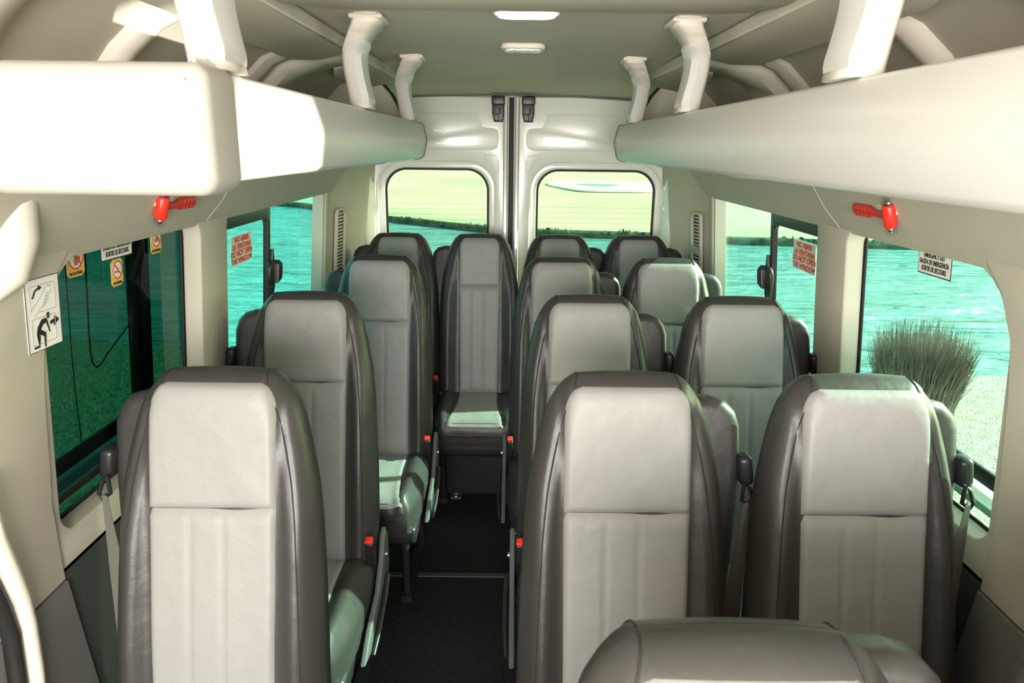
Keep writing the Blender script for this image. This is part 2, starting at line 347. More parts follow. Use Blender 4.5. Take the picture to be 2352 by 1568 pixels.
# ------------------------------------------------------------------ rear doors
YD = 4.05
def df(u, v, w): return (u, YD+w, v)
seam = -.042
for n, (x0, x1, wx0, wx1) in enumerate(((-.90, seam-.012, -.732, -.176), (seam+.012, .90, .112, .752))):
    L = n == 0
    hole = rrect(wx0-.045, .75, wx1+.045, 1.545, .15, 10)
    panel = plate('door_%d' % (n+1), [(x0, 0), (x1, 0), (x1, 1.885 if L else 1.888), ((x0+x1)/2, 1.893), (x0, 1.86) if L else (x0, 1.888)] if L else [(x0, 0), (x1, 0), (x1, 1.86), ((x0+x1)/2, 1.893), (x0, 1.888)],
                  M['metal_white'], holes=[hole], t=.05, bev=.012, f=df)
    struct(panel)
    # stepped frame around the glass
    plate('window_frame', rrect(wx0-.055, .74, wx1+.055, 1.555, .16, 10), M['metal_white'], panel, holes=[rrect(wx0-.012, .78, wx1+.012, 1.512, .12, 10)], t=.03, bev=.008, f=lambda u, v, w: (u, YD+.03+w, v))
    plate('window_seal', rrect(wx0-.02, .775, wx1+.02, 1.518, .125, 10), M['rubber'], panel, holes=[rrect(wx0, .79, wx1, 1.500, .11, 10)], t=.012, bev=.003, f=lambda u, v, w: (u, YD+.028+w, v))
    plate('pane', rrect(wx0-.015, .78, wx1+.015, 1.512, .12, 10), M['g_rear'], panel, t=.004, f=lambda u, v, w: (u, YD+.04+w, v))
    bm = bmesh.new()
    for k in range(15):
        z = 1.315-k*.029+(0 if L else -.012)
        add_tube(bm, [(wx0+.004, YD+.036, z), (wx1-.004, YD+.036, z)], .0009, n=4)
    from_bm('defroster_lines', bm, mat('defroster', (.10, .12, .07), .7), panel)
    # pressed outline above the glass
    mir = (lambda x: x) if L else (lambda x: 2*(seam+.006)-x)
    pts = [(-.80, 1.795), (-.26, 1.800), (-.225, 1.797), (-.212, 1.785), (-.21, 1.745), (-.20, 1.728), (-.135, 1.722), (-.118, 1.712), (-.113, 1.69), (-.113, 1.645), (-.122, 1.622), (-.145, 1.613), (-.80, 1.612)]
    tube('pressed_outline', [(mir(x), YD-.0255, z) for x, z in pts], .0028, M['metal_white'], panel, n=6)
    plate('pressed_plate', [(mir(x), z) for x, z in pts], M['metal_white'], panel, t=.006, bev=.002, f=lambda u, v, w: (u, YD-.0255+w, v))
    tube('pressed_outline', [(mir(x), YD-.0255, z) for x, z in [(-.185, 1.585), (-.13, 1.583), (-.115, 1.57), (-.112, 1.50), (-.118, 1.487), (-.128, 1.50), (-.150, 1.54), (-.19, 1.58)]], .0022, M['metal_white'], panel, n=6, cyclic=True)
    plate('edge_strip', rrect(-.022, .0, .004, 1.885, .003) if L else rrect(-.004, 0, .022, 1.885, .003), M['metal_white'], panel, t=.03, bev=.006, f=lambda u, v, w: (u+(x1-.01 if L else x0+.01), YD-.035+w, v))
    # black latch box at the top corner
    cx = -.113 if L else .047
    lt = plate('door_latch', [(cx-.032, 1.85), (cx+.032, 1.85), (cx+.032, 1.80), (cx+.024, 1.757), (cx-.022, 1.757), (cx-.032, 1.80)], M['black'], panel, t=.05, bev=.005, f=lambda u, v, w: (u, YD-.05+w, v))
    rbox('latch_cover', (cx, YD-.055, 1.865), (.07, .06, .045), M['black'], lt, .006)
    rbox('latch_slot', (cx+.008, YD-.077, 1.812), (.008, .008, .03), M['rubber'], lt, .002)
    plate('latch_step', [(cx-.03, 1.80), (cx+.004, 1.80), (cx+.004, 1.762), (cx-.02, 1.762)], M['black'], lt, t=.012, bev=.003, f=lambda u, v, w: (u, YD-.078+w, v))
struct(rbox('trim_32', (seam, YD+.01, .94), (.026, .03, 1.89), M['rubber'], None, .004))
struct(tube('trim_33', [(-.60, YD-.03, 1.885), (-.3, YD-.03, 1.896), (seam, YD-.03, 1.899), (.3, YD-.03, 1.894), (.62, YD-.03, 1.878)], .007, M['lowgrey']))
# painted frame around the door opening with striker notches
for s, nm in ((-1, 'trim_34'), (1, 'trim_35')):
    struct(loft(nm, [[(s*(x-.05*max(0, z-1.5)), y, z) for x, y in ((.795, 4.02), (.80, 3.93), (.825, 3.90), (.87, 3.90), (.88, 4.06), (.80, 4.06))] for z in (0, .8, 1.4, 1.6, 1.86)], M['metal_white'], sharp=40))
    for k, z in enumerate((1.42, 1.31, 1.10)):
        struct(rbox('trim_%d' % (36+k+(0 if s < 0 else 3)), (s*.797, 3.98, z), (.014, .03, .03), M['metal_white'], None, .004))
# air vents on the rear quarters
for s in (-1, 1):
    def vf(u, v, w):
        x = .9155-.10*max(0, u-3.45)-.08*(v-.9)-.008; return (s*(x+w), u, v)
    root = plate('air_vent', rrect(3.455, .93, 3.595, 1.335, (.03, .06, .05, .03), 6), M['wall'], holes=[rrect(3.47, .95, 3.58, 1.32, (.02, .045, .035, .02), 6)] if s < 0 else
                 [rrect(3.47, 1.165, 3.58, 1.32, (.008, .008, .035, .02), 6), rrect(3.47, .95, 3.58, 1.13, (.02, .045, .008, .008), 6)], t=.016, bev=.003, f=vf)
    tag(root, ('tall slotted beige air vent on the left rear quarter trim' if s < 0 else 'beige air vent in two slotted halves on the right rear quarter trim'), 'air vent')
    bm = bmesh.new()
    for k in range(22):
        z = .96+k*.0165
        if s > 0 and 1.125 < z < 1.17: continue
        g = add_box(bm, (0, 0, 0), (.004, .106, .007))
        for v in g: v.co = Vector(vf(3.525+v.co.y, z+v.co.z, v.co.x+.002))
    from_bm('slats', bm, M['cream'], root)
    plate('backing', rrect(3.465, .945, 3.585, 1.325, .02), M['dgrey'], root, t=.003, f=lambda u, v, w: Vector(vf(u, v, w))+Vector((s*.007, 0, 0)))

# ------------------------------------------------------------------ luggage racks
rp = [(.455, 1.574), (.430, 1.578), (.416, 1.588), (.4035, 1.646), (.4035, 1.660), (.417, 1.716), (.423, 1.722), (.440, 1.722), (.446, 1.712), (.440, 1.64), (.47, 1.612), (.84, 1.604), (.868, 1.62), (.868, 1.59), (.80, 1.575)]
for s, y0 in ((-1, .97), (1, -.2)):
    root = empty('luggage_rack', (s*.43, 2, 1.58))
    tag(root, 'white overhead luggage rack along the %s, %s' % (('left side', 'closed by a thick rounded end cap') if s < 0 else ('right side', 'running past the camera without an end cap')), 'luggage rack')
    def sub(o): o.parent = root; o.matrix_parent_inverse = Matrix.Translation(root.location).inverted(); return o
    sub(extr_y('rail_panel', rp, y0, 3.175, M['rack'], s=s, sharp=50))
    sub(tube('end_trim', [(s*x, 3.177, z) for x, z in rp[:8]], .004, M['lowgrey'], n=6))
    # cream air outlets hanging below the shelf
    for (a, b) in ((1.46, 2.05), (2.15, 3.0)):
        rings = []
        N = 12
        for k in range(N+1):
            t = k/N; d = math.sin(math.pi*t)**.7*.016+.0015; y = a+(b-a)*t; w = .02+.06*math.sin(math.pi*t)**.8
            rings.append([(s*(.56-w), y, 1.579), (s*(.56-w*.8), y, 1.579-d*.8), (s*.56, y, 1.579-d), (s*(.56+w*.8), y, 1.579-d*.8), (s*(.56+w), y, 1.579)])
        sub(loft('air_outlet', rings, M['cream'], sharp=60))
    if s < 0:
        ol = rrect(-.665, 1.568, -.380, 1.720, (.03, .025, .02, .05), 8)
        
        bmc = plate_mesh(ol, t=.11, bev=.022, f=lambda u, v, w: (u, .915+w-.010*(1-((v-1.645)/.09)**2), v), bres=5)
        sub(from_bm('end_cap', bmc, M['cap'], sharp=50))
        sub(plate('cap_collar', [(-.425, 1.565), (-.417, 1.570), (-.412, 1.60), (-.406, 1.65), (-.412, 1.70), (-.420, 1.730), (-.43, 1.735)], M['rack'], t=.09, bev=.006, f=lambda u, v, w: (u, .975+w, v)))

# ------------------------------------------------------------------ grab posts
def post(s, yb, yt, wb, wt, label):
    root = empty('grab_post', (s*.43, yb, 1.722))
    tag(root, label, 'grab post', 'posts between racks and ceiling')
    def sub(o): o.parent = root; o.matrix_parent_inverse = Matrix.Translation(root.location).inverted(); return o
    keys = [(1.7235, .434, .052, 0), (1.735, .434, .050, .05), (1.77, .436, .046, .2), (1.81, .437, .044, .4), (1.85, .432, .044, .6), (1.875, .415, .048, .8), (1.895, .398, .054, .92), (1.910, .384, .062, 1), (1.92, .38, .066, 1), (1.93, .38, .068, 1)]
    rings, rings2 = [], []
    kk = []
    for i in range(len(keys)-1):
        p0, p1, p2, p3 = keys[max(0, i-1)], keys[i], keys[i+1], keys[min(len(keys)-1, i+2)]
        for h in (0, .25, .5, .75):
            kk.append(tuple(p1[c]+(p2[c]-p1[c])*h if c in (0, 3) else .5*(2*p1[c]+(p2[c]-p0[c])*h+(2*p0[c]-5*p1[c]+4*p2[c]-p3[c])*h*h+(3*p1[c]-p0[c]-3*p2[c]+p3[c])*h**3) for c in range(4)))
    keys = kk+[keys[-1]]
    for z, x, wxx, t in keys:
        y = yb+(yt-yb)*t; dy = (wb+(wt-wb)*t)*(.5 if t < .9 else .55); hx = wxx/2; c = .010
        L = [(x-hx+c, y-dy), (x+hx-c, y-dy), (x+hx, y-dy+c), (x+hx, y+dy-c), (x+hx-c, y+dy), (x-hx+c*1.6, y+dy), (x-hx, y+dy-c*1.6), (x-hx, y-dy+c)]
        rings.append([(s*a, b, z) for a, b in L])
    sub(loft('post_body', rings, M['cream'], sharp=60))
    lo, hi = .05, .80
    for z, x, wxx, t in [k_ for k_ in keys if lo <= k_[3] <= hi+1e-6]:
        y = yb+(yt-yb)*t; dy = (wb+(wt-wb)*t)*.5; hx = wxx/2
        k = .0 if t < .02 else 1
        x0 = x-hx; e = .006
        sc = max(.1, min(1, (t-lo)/.06, (hi-t)/.06))**.5; q = .3+.32*sc
        x0 += .006*(1-sc)
        L = [(x0+wxx*q, y-dy-.002), (x0+.012, y-dy-.005), (x0-.004, y-dy+.008), (x0-.007, y), (x0-.004, y+dy-.012), (x0+.014, y+dy-.001), (x0+.012, y)]
        rings2.append([(s*a, b, z) for a, b in L])
    sub(loft('grip_insert', rings2, M['rack'], sharp=40))
    sub(rbox('ceiling_foot', (s*.38, yt, 1.922), (.080, wt*1.12, .012), M['cream'], None, .005))
for i, (yb, yt, wb, wt) in enumerate(((1.045, .98, .10, .11), (2.02, 1.86, .11, .10), (2.87, 2.64, .11, .10))):
    nm = ('nearest', 'middle', 'farthest')[i]
    post(-1, yb, yt, wb, wt, 'cream plastic grab post rising from the left rack to the ceiling, %s of three' % nm)
    post(1, yb, yt, wb, wt, 'cream plastic grab post rising from the right rack to the ceiling, %s of three' % nm)

# ------------------------------------------------------------------ ceiling lamps
def clamp(y, w, d, lit, label):
    root = plate('ceiling_lamp', rrect(-w/2-.012, -d/2-.012, w/2+.012, d/2+.012, d*.45, 8), M['cream'], t=.016, bev=.006, f=lambda u, v, q: (u-.003, y+v, czc(y)+q+.008-.004))
    tag(root, label, 'ceiling lamp')
    plate('lens', rrect(-w/2, -d/2, w/2, d/2, d*.4, 8), M['lampglow'] if lit else M['lampoff'], root, t=.012, bev=.005, f=lambda u, v, q: (u-.003, y+v, czc(y)-.004+q))
    if not lit:
        for x in (-.022, .022): rbox('switch', (x, y-d/2-.004, czc(y)-.008), (.018, .012, .006), M['lampoff'], root, .002)
clamp(1.76, .135, .085, True, 'lit white rounded lamp in the middle of the ceiling')
clamp(2.39, .115, .07, False, 'small unlit pale lamp in the ceiling behind the lit one')

# ------------------------------------------------------------------ emergency hammers
def hammer(s, label):
    # frame: u along handle (towards the rear), v up the slope of the header
    root = empty('emergency_hammer', (s*.832, 1.62, 1.495)); tag(root, label, 'hammer'); root.scale = (1.12,)*3
    n = Vector((-s*.95, 0, -.30)).normalized(); up = Vector((-s*.30, 0, .95)).normalized(); al = Vector((0, 1, 0))
    def P(u, v, w): return al*u+up*v+n*w
    def loc(o): o.parent = root; return o
    bm = add_tube(bmesh.new(), [P(-.002-.12*v, v, .016) for v in (-.024, -.020, 0, .020, .024)], [.010, .0125, .0125, .0125, .010], n=20)
    loc(from_bm('hammer_head', bm, M['red']))
    for q in (-1, 1):
        bm = add_tube(bmesh.new(), [P(-.002-.12*v*q, v*q, .016) for v in (.024, .031, .036)], [.009, .006, .001], n=16)
        loc(from_bm('steel_tip', bm, M['steel']))
        bm = add_tube(bmesh.new(), [P(-.002-.12*v*q, v*q, .016) for v in (.024, .036, .040)], [.0115, .0115, .006], n=16)
        loc(from_bm('clear_tip_cover', bm, M['clear']))
    loc(plate('handle', [(.004, -.016), (.018, -.008), (.05, -.006), (.055, -.011), (.105, -.012), (.110, -.006), (.110, .010), (.105, .014), (.058, .014), (.05, .007), (.02, .007), (.004, .012)], M['redd'], t=.012, bev=.004,
              f=lambda u, v, w: P(u*1.4, v, w+.014)))
    bm = bmesh.new()
    for k in range(4):
        for v in (-.006, .007): add_box(bm, P(.092+k*.016, v, .0205), (.003, .003, .003))
    loc(from_bm('grip_dots', bm, M['red']))
    loc(plate('holder', rrect(-.012, -.004, .062, .014, .004), M['cream'], t=.012, bev=.002, f=lambda u, v, w: P(u, v+.004, w+.004)))
hammer(-1, 'red emergency hammer with steel tips on the left header above the dark window')
hammer(1, 'red emergency hammer with steel tips on the right header, near the exit sign')

# ------------------------------------------------------------------ stickers
def frame_fn(s, y, z, off, tilt=0):
    """u to the viewer's right, v up, w towards the viewer"""
    def f(u, v, w):
        uu, vv = u, v
        Y = y+(uu if s < 0 else -uu); Z = z+vv
        return (s*(wx(Z)+off-w), Y, Z)
    return f
def sticker(name, s, y, z, w, h, off, base, lab, cat='sticker', border=None, r=.003):
    f = frame_fn(s, y, z, off)
    root = plate(name, rrect(-w/2, -h/2, w/2, h/2, r), base, t=.0008, f=lambda u, v, q: f(u, v, q+.0008)); tag(root, lab, cat)
    if border: plate('border', rrect(-w/2-.003, -h/2-.003, w/2+.003, h/2+.003, r), border, root, t=.0006, f=lambda u, v, q: f(u, v, q+.0002))
    return root, lambda u, v, q: f(u, v, q+.0016)
for s, yy, col in ((-1, 2.42, M['pink']), (1, 2.385, M['white'])):
    r_, f = sticker('warning_sticker', s, yy+(.0 if s < 0 else 0), 1.286, .185, .098, .055, col, 'rectangular sticker with red words NO ABRIR LA VENTANA on the %s sliding window' % ('left' if s < 0 else 'right'))
    bm = text_mesh('NO ABRIR\nLA VENTANA\nDO NOT OPEN\nTHE WINDOW', .0255, lambda u, v, w: f(u, v-.001, w), sx=1.12, bold=.0007, space=.93)
    from_bm('lettering', bm, M['inkr'], r_, smooth=False)
    plate('dividing_line', rrect(-.085, -.0009, .085, .0005, .0002), M['inkr'], r_, t=.0005, f=f)
for s, yy, zz in ((-1, 1.622, 1.403), (1, 1.615, 1.384)):
    r_, f = sticker('exit_sticker', s, yy, zz, .126, .052, .045, M['white'], 'white sticker with black words EMERGENCY EXIT at the top of the %s window' % ('dark left' if s < 0 else 'right front'), border=M['ink'])
    bm = text_mesh('EMERGENCY EXIT\nSALIDA DE EMERGENCIA\nSORTIE DE SECOURS', .0158, lambda u, v, w: f(u, v+.0005, w), sx=.66, bold=.0003, space=.98)
    from_bm('lettering', bm, M['ink'], r_, smooth=False)
def ban(y, z, w, h, cap, kind, lab):
    f = frame_fn(-1, y, z, .045)
    c = .008
    root = plate('prohibition_sticker', [(-w/2+c, -h/2), (w/2-c, -h/2), (w/2, -h/2+c), (w/2, h/2-c), (w/2-c, h/2), (-w/2+c, h/2), (-w/2, h/2-c), (-w/2, -h/2+c)], M['yellow'], t=.0008, f=f); tag(root, lab, 'sticker', 'prohibition stickers on the dark window')
    cz = h*.10; rr = w*.42
    plate('white_disc', circ(0, cz, rr), M['white'], root, t=.0006, f=lambda u, v, q: f(u, v, q+.0010))
    plate('red_ring', circ(0, cz, rr), M['inkr'], root, holes=[circ(0, cz, rr*.87)], t=.0006, f=lambda u, v, q: f(u, v, q+.0018))
    plate('red_slash', [(-rr*.70, cz+rr*.62), (-rr*.62, cz+rr*.70), (rr*.70, cz-rr*.62), (rr*.62, cz-rr*.70)], M['inkr'], root, t=.0006, f=lambda u, v, q: f(u, v, q+.0026))
    if kind == 0:
        plate('bottle_picture', [(-.007, cz-.017), (.006, cz-.017), (.006, cz+.002), (.003, cz+.008), (.002, cz+.018), (-.002, cz+.018), (-.003, cz+.008), (-.007, cz+.002)], M['inkb'], root, t=.0004, f=lambda u, v, q: f(u, v, q+.0022))
        plate('glass_picture', [(.009, cz-.014), (.013, cz-.014), (.015, cz+.0), (.007, cz)], M['inkb'], root, t=.0004, f=lambda u, v, q: f(u, v, q+.0022))
    elif kind == 1:
        plate('cigarette_picture', rrect(-.013, cz-.006, .004, cz-.002, .001), M['inkb'], root, t=.0004, f=lambda u, v, q: f(u, v, q+.0022))
        plate('smoke_picture', [(.009, cz+.0), (.012, cz+.003), (.011, cz+.007), (.008, cz+.003)], M['inkg'], root, t=.0004, f=lambda u, v, q: f(u, v, q+.0022))
    else:
        plate('food_picture', [(-.012, cz-.010), (.012, cz-.010), (.014, cz-.003), (.006, cz+.004), (-.004, cz-.002), (-.013, cz-.004)], M['inkb'], root, t=.0004, f=lambda u, v, q: f(u, v, q+.0022))
        plate('cup_picture', [(-.011, cz+.003), (-.006, cz+.003), (-.005, cz+.012), (-.012, cz+.012)], M['inkb'], root, t=.0004, f=lambda u, v, q: f(u, v, q+.0022))
    bm = text_mesh(cap, .0085, lambda u, v, q: f(u, v-h/2+.007, q+.001), sx=.8, bold=.0002); from_bm('caption', bm, M['ink'], root, smooth=False)
ban(1.462, 1.394, .062, .068, 'NO ALCOHOL', 0, 'yellow sticker with a crossed-out bottle on the dark window')
ban(1.618, 1.342, .050, .062, 'NO FUMAR', 1, 'yellow sticker with a crossed-out cigarette below the exit sticker')
ban(1.806, 1.392, .056, .066, 'NO COMIDAS', 2, 'yellow sticker with a crossed-out meal right of the exit sticker')
# instruction plate on the front left pillar
f0 = frame_fn(-1, 1.258, 1.330, -.014)
ip = plate('instruction_sticker', rrect(-.048, -.066, .048, .066, .002), M['white'], t=.001, f=f0)
tag(ip, 'white pictogram sticker with a hand and a fleeing figure on the left pillar', 'sticker')
fi = lambda u, v, w: f0(u, v, w+.0012)
def line(pts, r, m, nm, cyc=False): return tube(nm, [fi(u, v, .0002) for u, v in pts], r, m, ip, n=6, cyclic=cyc)
line(rrect(-.0475, -.0655, .0475, .0655, .002), .0006, M['ink'], 'border_line', True)
line(rrect(-.036, .004, .034, .052, .004)[0:1]+[(-.036, .05), (-.034, .053), (.031, .053), (.034, .05), (.034, .007), (.031, .004), (-.012, .004)], .0005, M['inkg'], 'picture_frame')
line(rrect(-.036, -.054, .030, -.006, .003), .0005, M['inkg'], 'picture_frame', True)
line([(-.036, .010), (-.005, .034), (.006, .046), (.014, .050), (.020, .046), (.026, .049)], .0005, M['inkg'], 'hand_outline')
line([(-.028, -.002), (-.004, .014), (.008, .018), (.012, .030), (.020, .034), (.022, .042)], .0005, M['inkg'], 'hand_outline')
for k in range(4): line([(-.002+k*.003, .014+k*.0055), (.004+k*.003, .013+k*.0055), (.006+k*.003, .018+k*.0055), (.0+k*.003, .0195+k*.0055)], .0004, M['inkg'], 'finger_outline', True)
plate('turn_arrow', [(-.030, .032), (-.026, .031), (-.020, .042), (-.010, .0465), (-.010, .043), (-.001, .048), (-.010, .053), (-.010, .050), (-.022, .045)], M['ink'], ip, t=.0006, f=fi)
fig = plate('fleeing_figure', [(-.033, -.060), (-.018, -.060), (-.014, -.040), (-.016, -.036), (-.004, -.042), (-.004, -.062), (.000, -.062), (.002, -.036), (-.012, -.028), (-.005, -.020), (.004, -.018), (.012, -.038), (.014, -.036), (.007, -.012), (.002, -.009), (-.008, -.010), (-.020, -.022), (-.024, -.034), (-.020, -.056), (-.033, -.056)], M['ink'], ip, t=.0006, f=fi)
plate('figure_head', circ(.011, -.006, .0045, 16, .006), M['ink'], fig, t=.0006, f=fi)
plate('way_out_arrow', [(.016, -.025), (.026, -.023), (.026, -.030), (.042, -.020), (.028, -.010), (.028, -.016), (.016, -.018)], M['ink'], ip, t=.0006, f=fi)

# ------------------------------------------------------------------ SEATS
PWID = .121
LEAN = R(11.5); CL, SL = math.cos(LEAN), math.sin(LEAN); SZ = .42; ST = .798
OUT = [(0, .205), (.12, .208), (.25, .206), (.38, .202), (.50, .196), (.58, .188), (.65, .175), (.71, .161), (.745, .148), (.768, .134), (.785, .119), (.798, .100)]
def hw(s):
    for (a, wa), (b, wb) in zip(OUT, OUT[1:]):
        if s <= b: return wa+(wb-wa)*(s-a)/(b-a)
    return OUT[-1][1]
POLY = [(w, s) for s, w in OUT]
for _k in range(1, 6): POLY.append((.10-.02*_k, .798+.005*(1-((.10-.02*_k)/.10)**2)))
def crown(x, s): return s+.005*max(0, 1-(x/.10)**2)*max(0, (s-.70)/.098)
def dist(x, s):
    x = abs(x); best = 1e9
    for (a, b), (c, d) in zip(POLY, POLY[1:]):
        dx, dy = c-a, d-b; t = max(0, min(1, ((x-a)*dx+(s-b)*dy)/(dx*dx+dy*dy))); best = min(best, math.hypot(x-a-t*dx, s-b-t*dy))
    return best
def rnd(d, r):
    k = min(1, d/r); return math.sqrt(max(0, 1-(1-k)**2))
def front_n(x, s):
    n = .058*rnd(dist(x, s), .062)
    b = math.exp(-((abs(x)-.165)/.028)**2)*.020*max(0, min(1, (.70-s)/.25))
    n += b
    n -= .006*math.exp(-((abs(x)-PWID-.007)/.008)**2)*(1 if s < .77 else 0)
    n -= .0035*math.exp(-((abs(x)-(hw(s)-.036))/.004)**2)*(1 if s < .74 else 0)
    n += .008*math.exp(-((s-.25)/.16)**2)
    return n
def back_n(x, s): return -.072*rnd(dist(x, s), .055)
def B(x, s, n): return (x, s*SL-n*CL, SZ+s*CL+n*SL)
def wrink(x, s): return 0
def grid_mesh(rows, closed=False):
    bm = bmesh.new(); V = [[bm.verts.new(p) for p in r] for r in rows]
    for A, Bq in zip(V, V[1:]):
        for k in range(len(A)-1): bm.faces.new((A[k], A[k+1], Bq[k+1], Bq[k]))
    return bm
def warp(k): return math.sin(k*math.pi/2)
def make_seat(side):
    """side=+1: belt tower on the viewer's right; built once and copied"""
    P = {}
    NX, NS = 44, 46
    svals = [.0]+[ST*(.02+.98*math.sin(math.pi/2*k/NS)) for k in range(1, NS)]
    svals = sorted(set([round(v, 4) for v in svals]))+[.7965, .798]
    rf, rb = [], []
    for s in svals:
        w = hw(s)
        xs = [w*warp(-1+2*k/NX) for k in range(NX+1)]
        rf.append([B(x, crown(x, s), front_n(x, crown(x, s))) for x in xs]); rb.append([B(x, crown(x, s), back_n(x, crown(x, s))) for x in xs])
    rows = [f+b[::-1][1:-1] for f, b in zip(rf, rb)]
    bm = bmesh.new(); V = [[bm.verts.new(p) for p in r] for r in rows]; n = len(V[0])
    for A, Q in zip(V, V[1:]):
        for k in range(n): bm.faces.new((A[k], A[(k+1) % n], Q[(k+1) % n], Q[k]))
    # close the top and the bottom
    for row in (V[-1], V[0]):
        for k in range(NX//1-0):
            a, b = row[k], row[k+1]; c, d = row[(n-k-1) % n], row[(n-k) % n]
            q = [v for i, v in enumerate((a, b, c, d)) if v not in (a, b, c, d)[:i]]
            if len(q) >= 3:
                try: bm.faces.new(q)
                except ValueError: pass
    P['backrest'] = from_bm('backrest', bm, M['leather'], sharp=70)
    # grey front panels
    def pw(s): return PWID if s < .72 else PWID-.036*(1-math.sqrt(max(0, 1-((s-.72)/.0575)**2)))
    def panel(nm, s0, s1, chan):
        rows = []; N = 34; K = 40
        for j in range(N+1):
            s = s0+(s1-s0)*j/N; w = pw(s)
            if s1 < .6: w = PWID-.010*(.5-s) if s < .5 else PWID
            row = []
            for k in range(K+1):
                x = w*(-1+2*k/K)
                e = min(w-abs(x), s-s0 if not (nm == 'lower_panel' and s0 < .05) else 1, s1-s if nm == 'lower_panel' else 1)
                e2 = min(w-abs(x), abs(s-.535))
                h = -.001+.0075*rnd(max(0, e2), .016)
                if chan:
                    for c in (-.040, .022): h -= .0045*math.exp(-((x-c)/.0035)**2)*max(0, min(1, (.525-s)/.02))
                if j in (0, N) or k in (0, K): h = -.004
                # soft folds
                h += .0012*math.sin(38*(x*.9+s)+2)*math.exp(-((x-.06)/.05)**2-((s-.56)/.06)**2)*2
                row.append(B(x, s, front_n(x, s)+.0035+h))
            rows.append(row)
        return from_bm(nm, grid_mesh(rows), M['grey'])
    P['upper_panel'] = panel('upper_panel', .535, .776, False)
    P['lower_panel'] = panel('lower_panel', .0, .535, True)
    # piping and seams on the shell
    bm = bmesh.new()
    for q in (-1, 1):
        pts = []
        for k in range(30):
            s = .01+.735*k/29; x = q*(hw(s)-.036); pts.append(B(x, s, front_n(x, s)+.0012))
        add_tube(bm, pts, .0017, n=6)
        pts = []
        for k in range(14):                                    # cap seam running over the top edge
            a = math.pi*k/13; x = q*(.104-.008*math.sin(a)); s = .778
            s2 = .770+.0275*math.sin(a); d = max(.0, dist(x, s2)); nn = (.058*rnd(d, .062)+.002) if k < 7 else -(.072*rnd(d, .055)+.001)
            pts.append(B(x, s2, nn))
        add_tube(bm, pts, .0013, n=6)
    P['seam_piping'] = from_bm('seam_piping', bm, M['stitch'])
    # belt tower behind one shoulder
    ol = [(.10, .05), (.215, .05), (.235, .30), (.252, .50), (.256, .60), (.254, .68), (.244, .712), (.222, .735), (.19, .744), (.10, .744)]
    bm = plate_mesh([(side*x, s) for x, s in ol], t=.075, bev=.026, f=lambda u, v, w: B(u, v, -.095+w), bres=5)
    P['belt_tower'] = from_bm('belt_tower', bm, M['leather'], sharp=60)
    rot = Matrix.Rotation(-side*.15, 3, 'Y')
    P['belt_guide'] = rbox('belt_guide', B(side*.262, .595, -.065), (.030, .045, .065), M['black'], None, .011, rot)
    P['belt_guide_loop'] = tube('belt_guide_loop', [B(side*.256, .570, -.04), B(side*.268, .560, -.045), B(side*.280, .530, -.05), B(side*.276, .517, -.055), B(side*.256, .53, -.05)], .0045, M['black'], cyclic=True)
    # webbing falling from the guide
    def strap(pts, w, th=.0015):
        rings = []
        for (x, y, z, ww, tw) in pts:
            dx, dy = math.cos(tw)*ww/2, math.sin(tw)*ww/2
            rings.append([(x-dx, y-dy, z), (x+dx, y+dy, z), (x+dx+th*math.sin(tw), y+dy-th*math.cos(tw), z), (x-dx+th*math.sin(tw), y-dy-th*math.cos(tw), z)])
        return rings
    def Bp(x, s, n, ww, tw): q = B(x, s, n); return (*q, ww, tw)
    g = B(side*.262, .53, -.045)
    pts = [(g[0], g[1]-.005, g[2], .014, .3*side), (g[0]-side*.004, g[1]-.01, g[2]-.06, .020, .2*side), (g[0]-side*.012, g[1]-.02, g[2]-.18, .034, .1*side), (g[0]-side*.020, g[1]-.03, g[2]-.32, .046, .05*side), (side*.238, g[1]-.05, .42, .048, .05*side), (side*.236, g[1]-.07, .22, .048, .05*side)]
    P['seat_belt'] = loft('seat_belt', strap(pts, .04), M['belt'], sharp=40)
    g2 = [(g[0]+side*.010, g[1]+.012, g[2], .010, .6), (g[0]+side*.010, g[1]+.01, g[2]-.2, .014, .6), (g[0]+side*.004, g[1]-.01, .25, .02, .6)]
    P['seat_belt.b'] = loft('seat_belt', strap(g2, .04), M['belt'], sharp=40)
    # cushion
    bm = bmesh.new(); NX, NY = 36, 30; top, bot = [], []
    for j in range(NY+1):
        t = j/NY; y = .03-.50*t
        w = .205-.035*max(0, (t-.55)/.45)**2.5-.01*max(0, (.1-t)/.1)
        row, rowb = [], []
        for k in range(NX+1):
            x = w*warp(-1+2*k/NX)
            e = min(w-abs(x), (y+.47), (.03-y)+.02)
            h = .055*rnd(max(e, 0), .06)+.018*math.exp(-((abs(x)-.158)/.03)**2)*min(1, max(0, e/.03))-.006*math.exp(-((abs(x)-.125)/.007)**2)
            row.append((x, y, .375+h+.01*t)); rowb.append((x*.98, y+.01*t, .31))
        top.append(row); bot.append(rowb)
    rows = [a+b[::-1] for a, b in zip(top, bot)]
    P['cushion'] = loft('cushion', rows, M['leather'], sharp=75)
    rows = []
    for j in range(21):
        t = j/20; y = .0-.465*t; w = PWID+.001+(.0 if t < .4 else .03*((t-.4)/.6)**1.5)
        row = []
        for k in range(25):
            x = w*(-1+2*k/24); ww = .205-.035*max(0, ((.03-y)/.5-.55)/.45)**2.5
            e = min(ww-abs(x), y+.47, 1); h = .055*rnd(max(e, 0), .06)+.010*(t > -1)*0
            z = .375+h+.01*(.03-y)/.5+.003*rnd(min(w-abs(x), abs(t-.55)*.4+.002), .012)+(.018*math.exp(-((abs(x)-.158)/.03)**2))
            if k in (0, 24): z -= .008
            row.append((x, y, z))
        rows.append(row)
    P['cushion_panel'] = from_bm('cushion_panel', grid_mesh(rows), M['grey'])
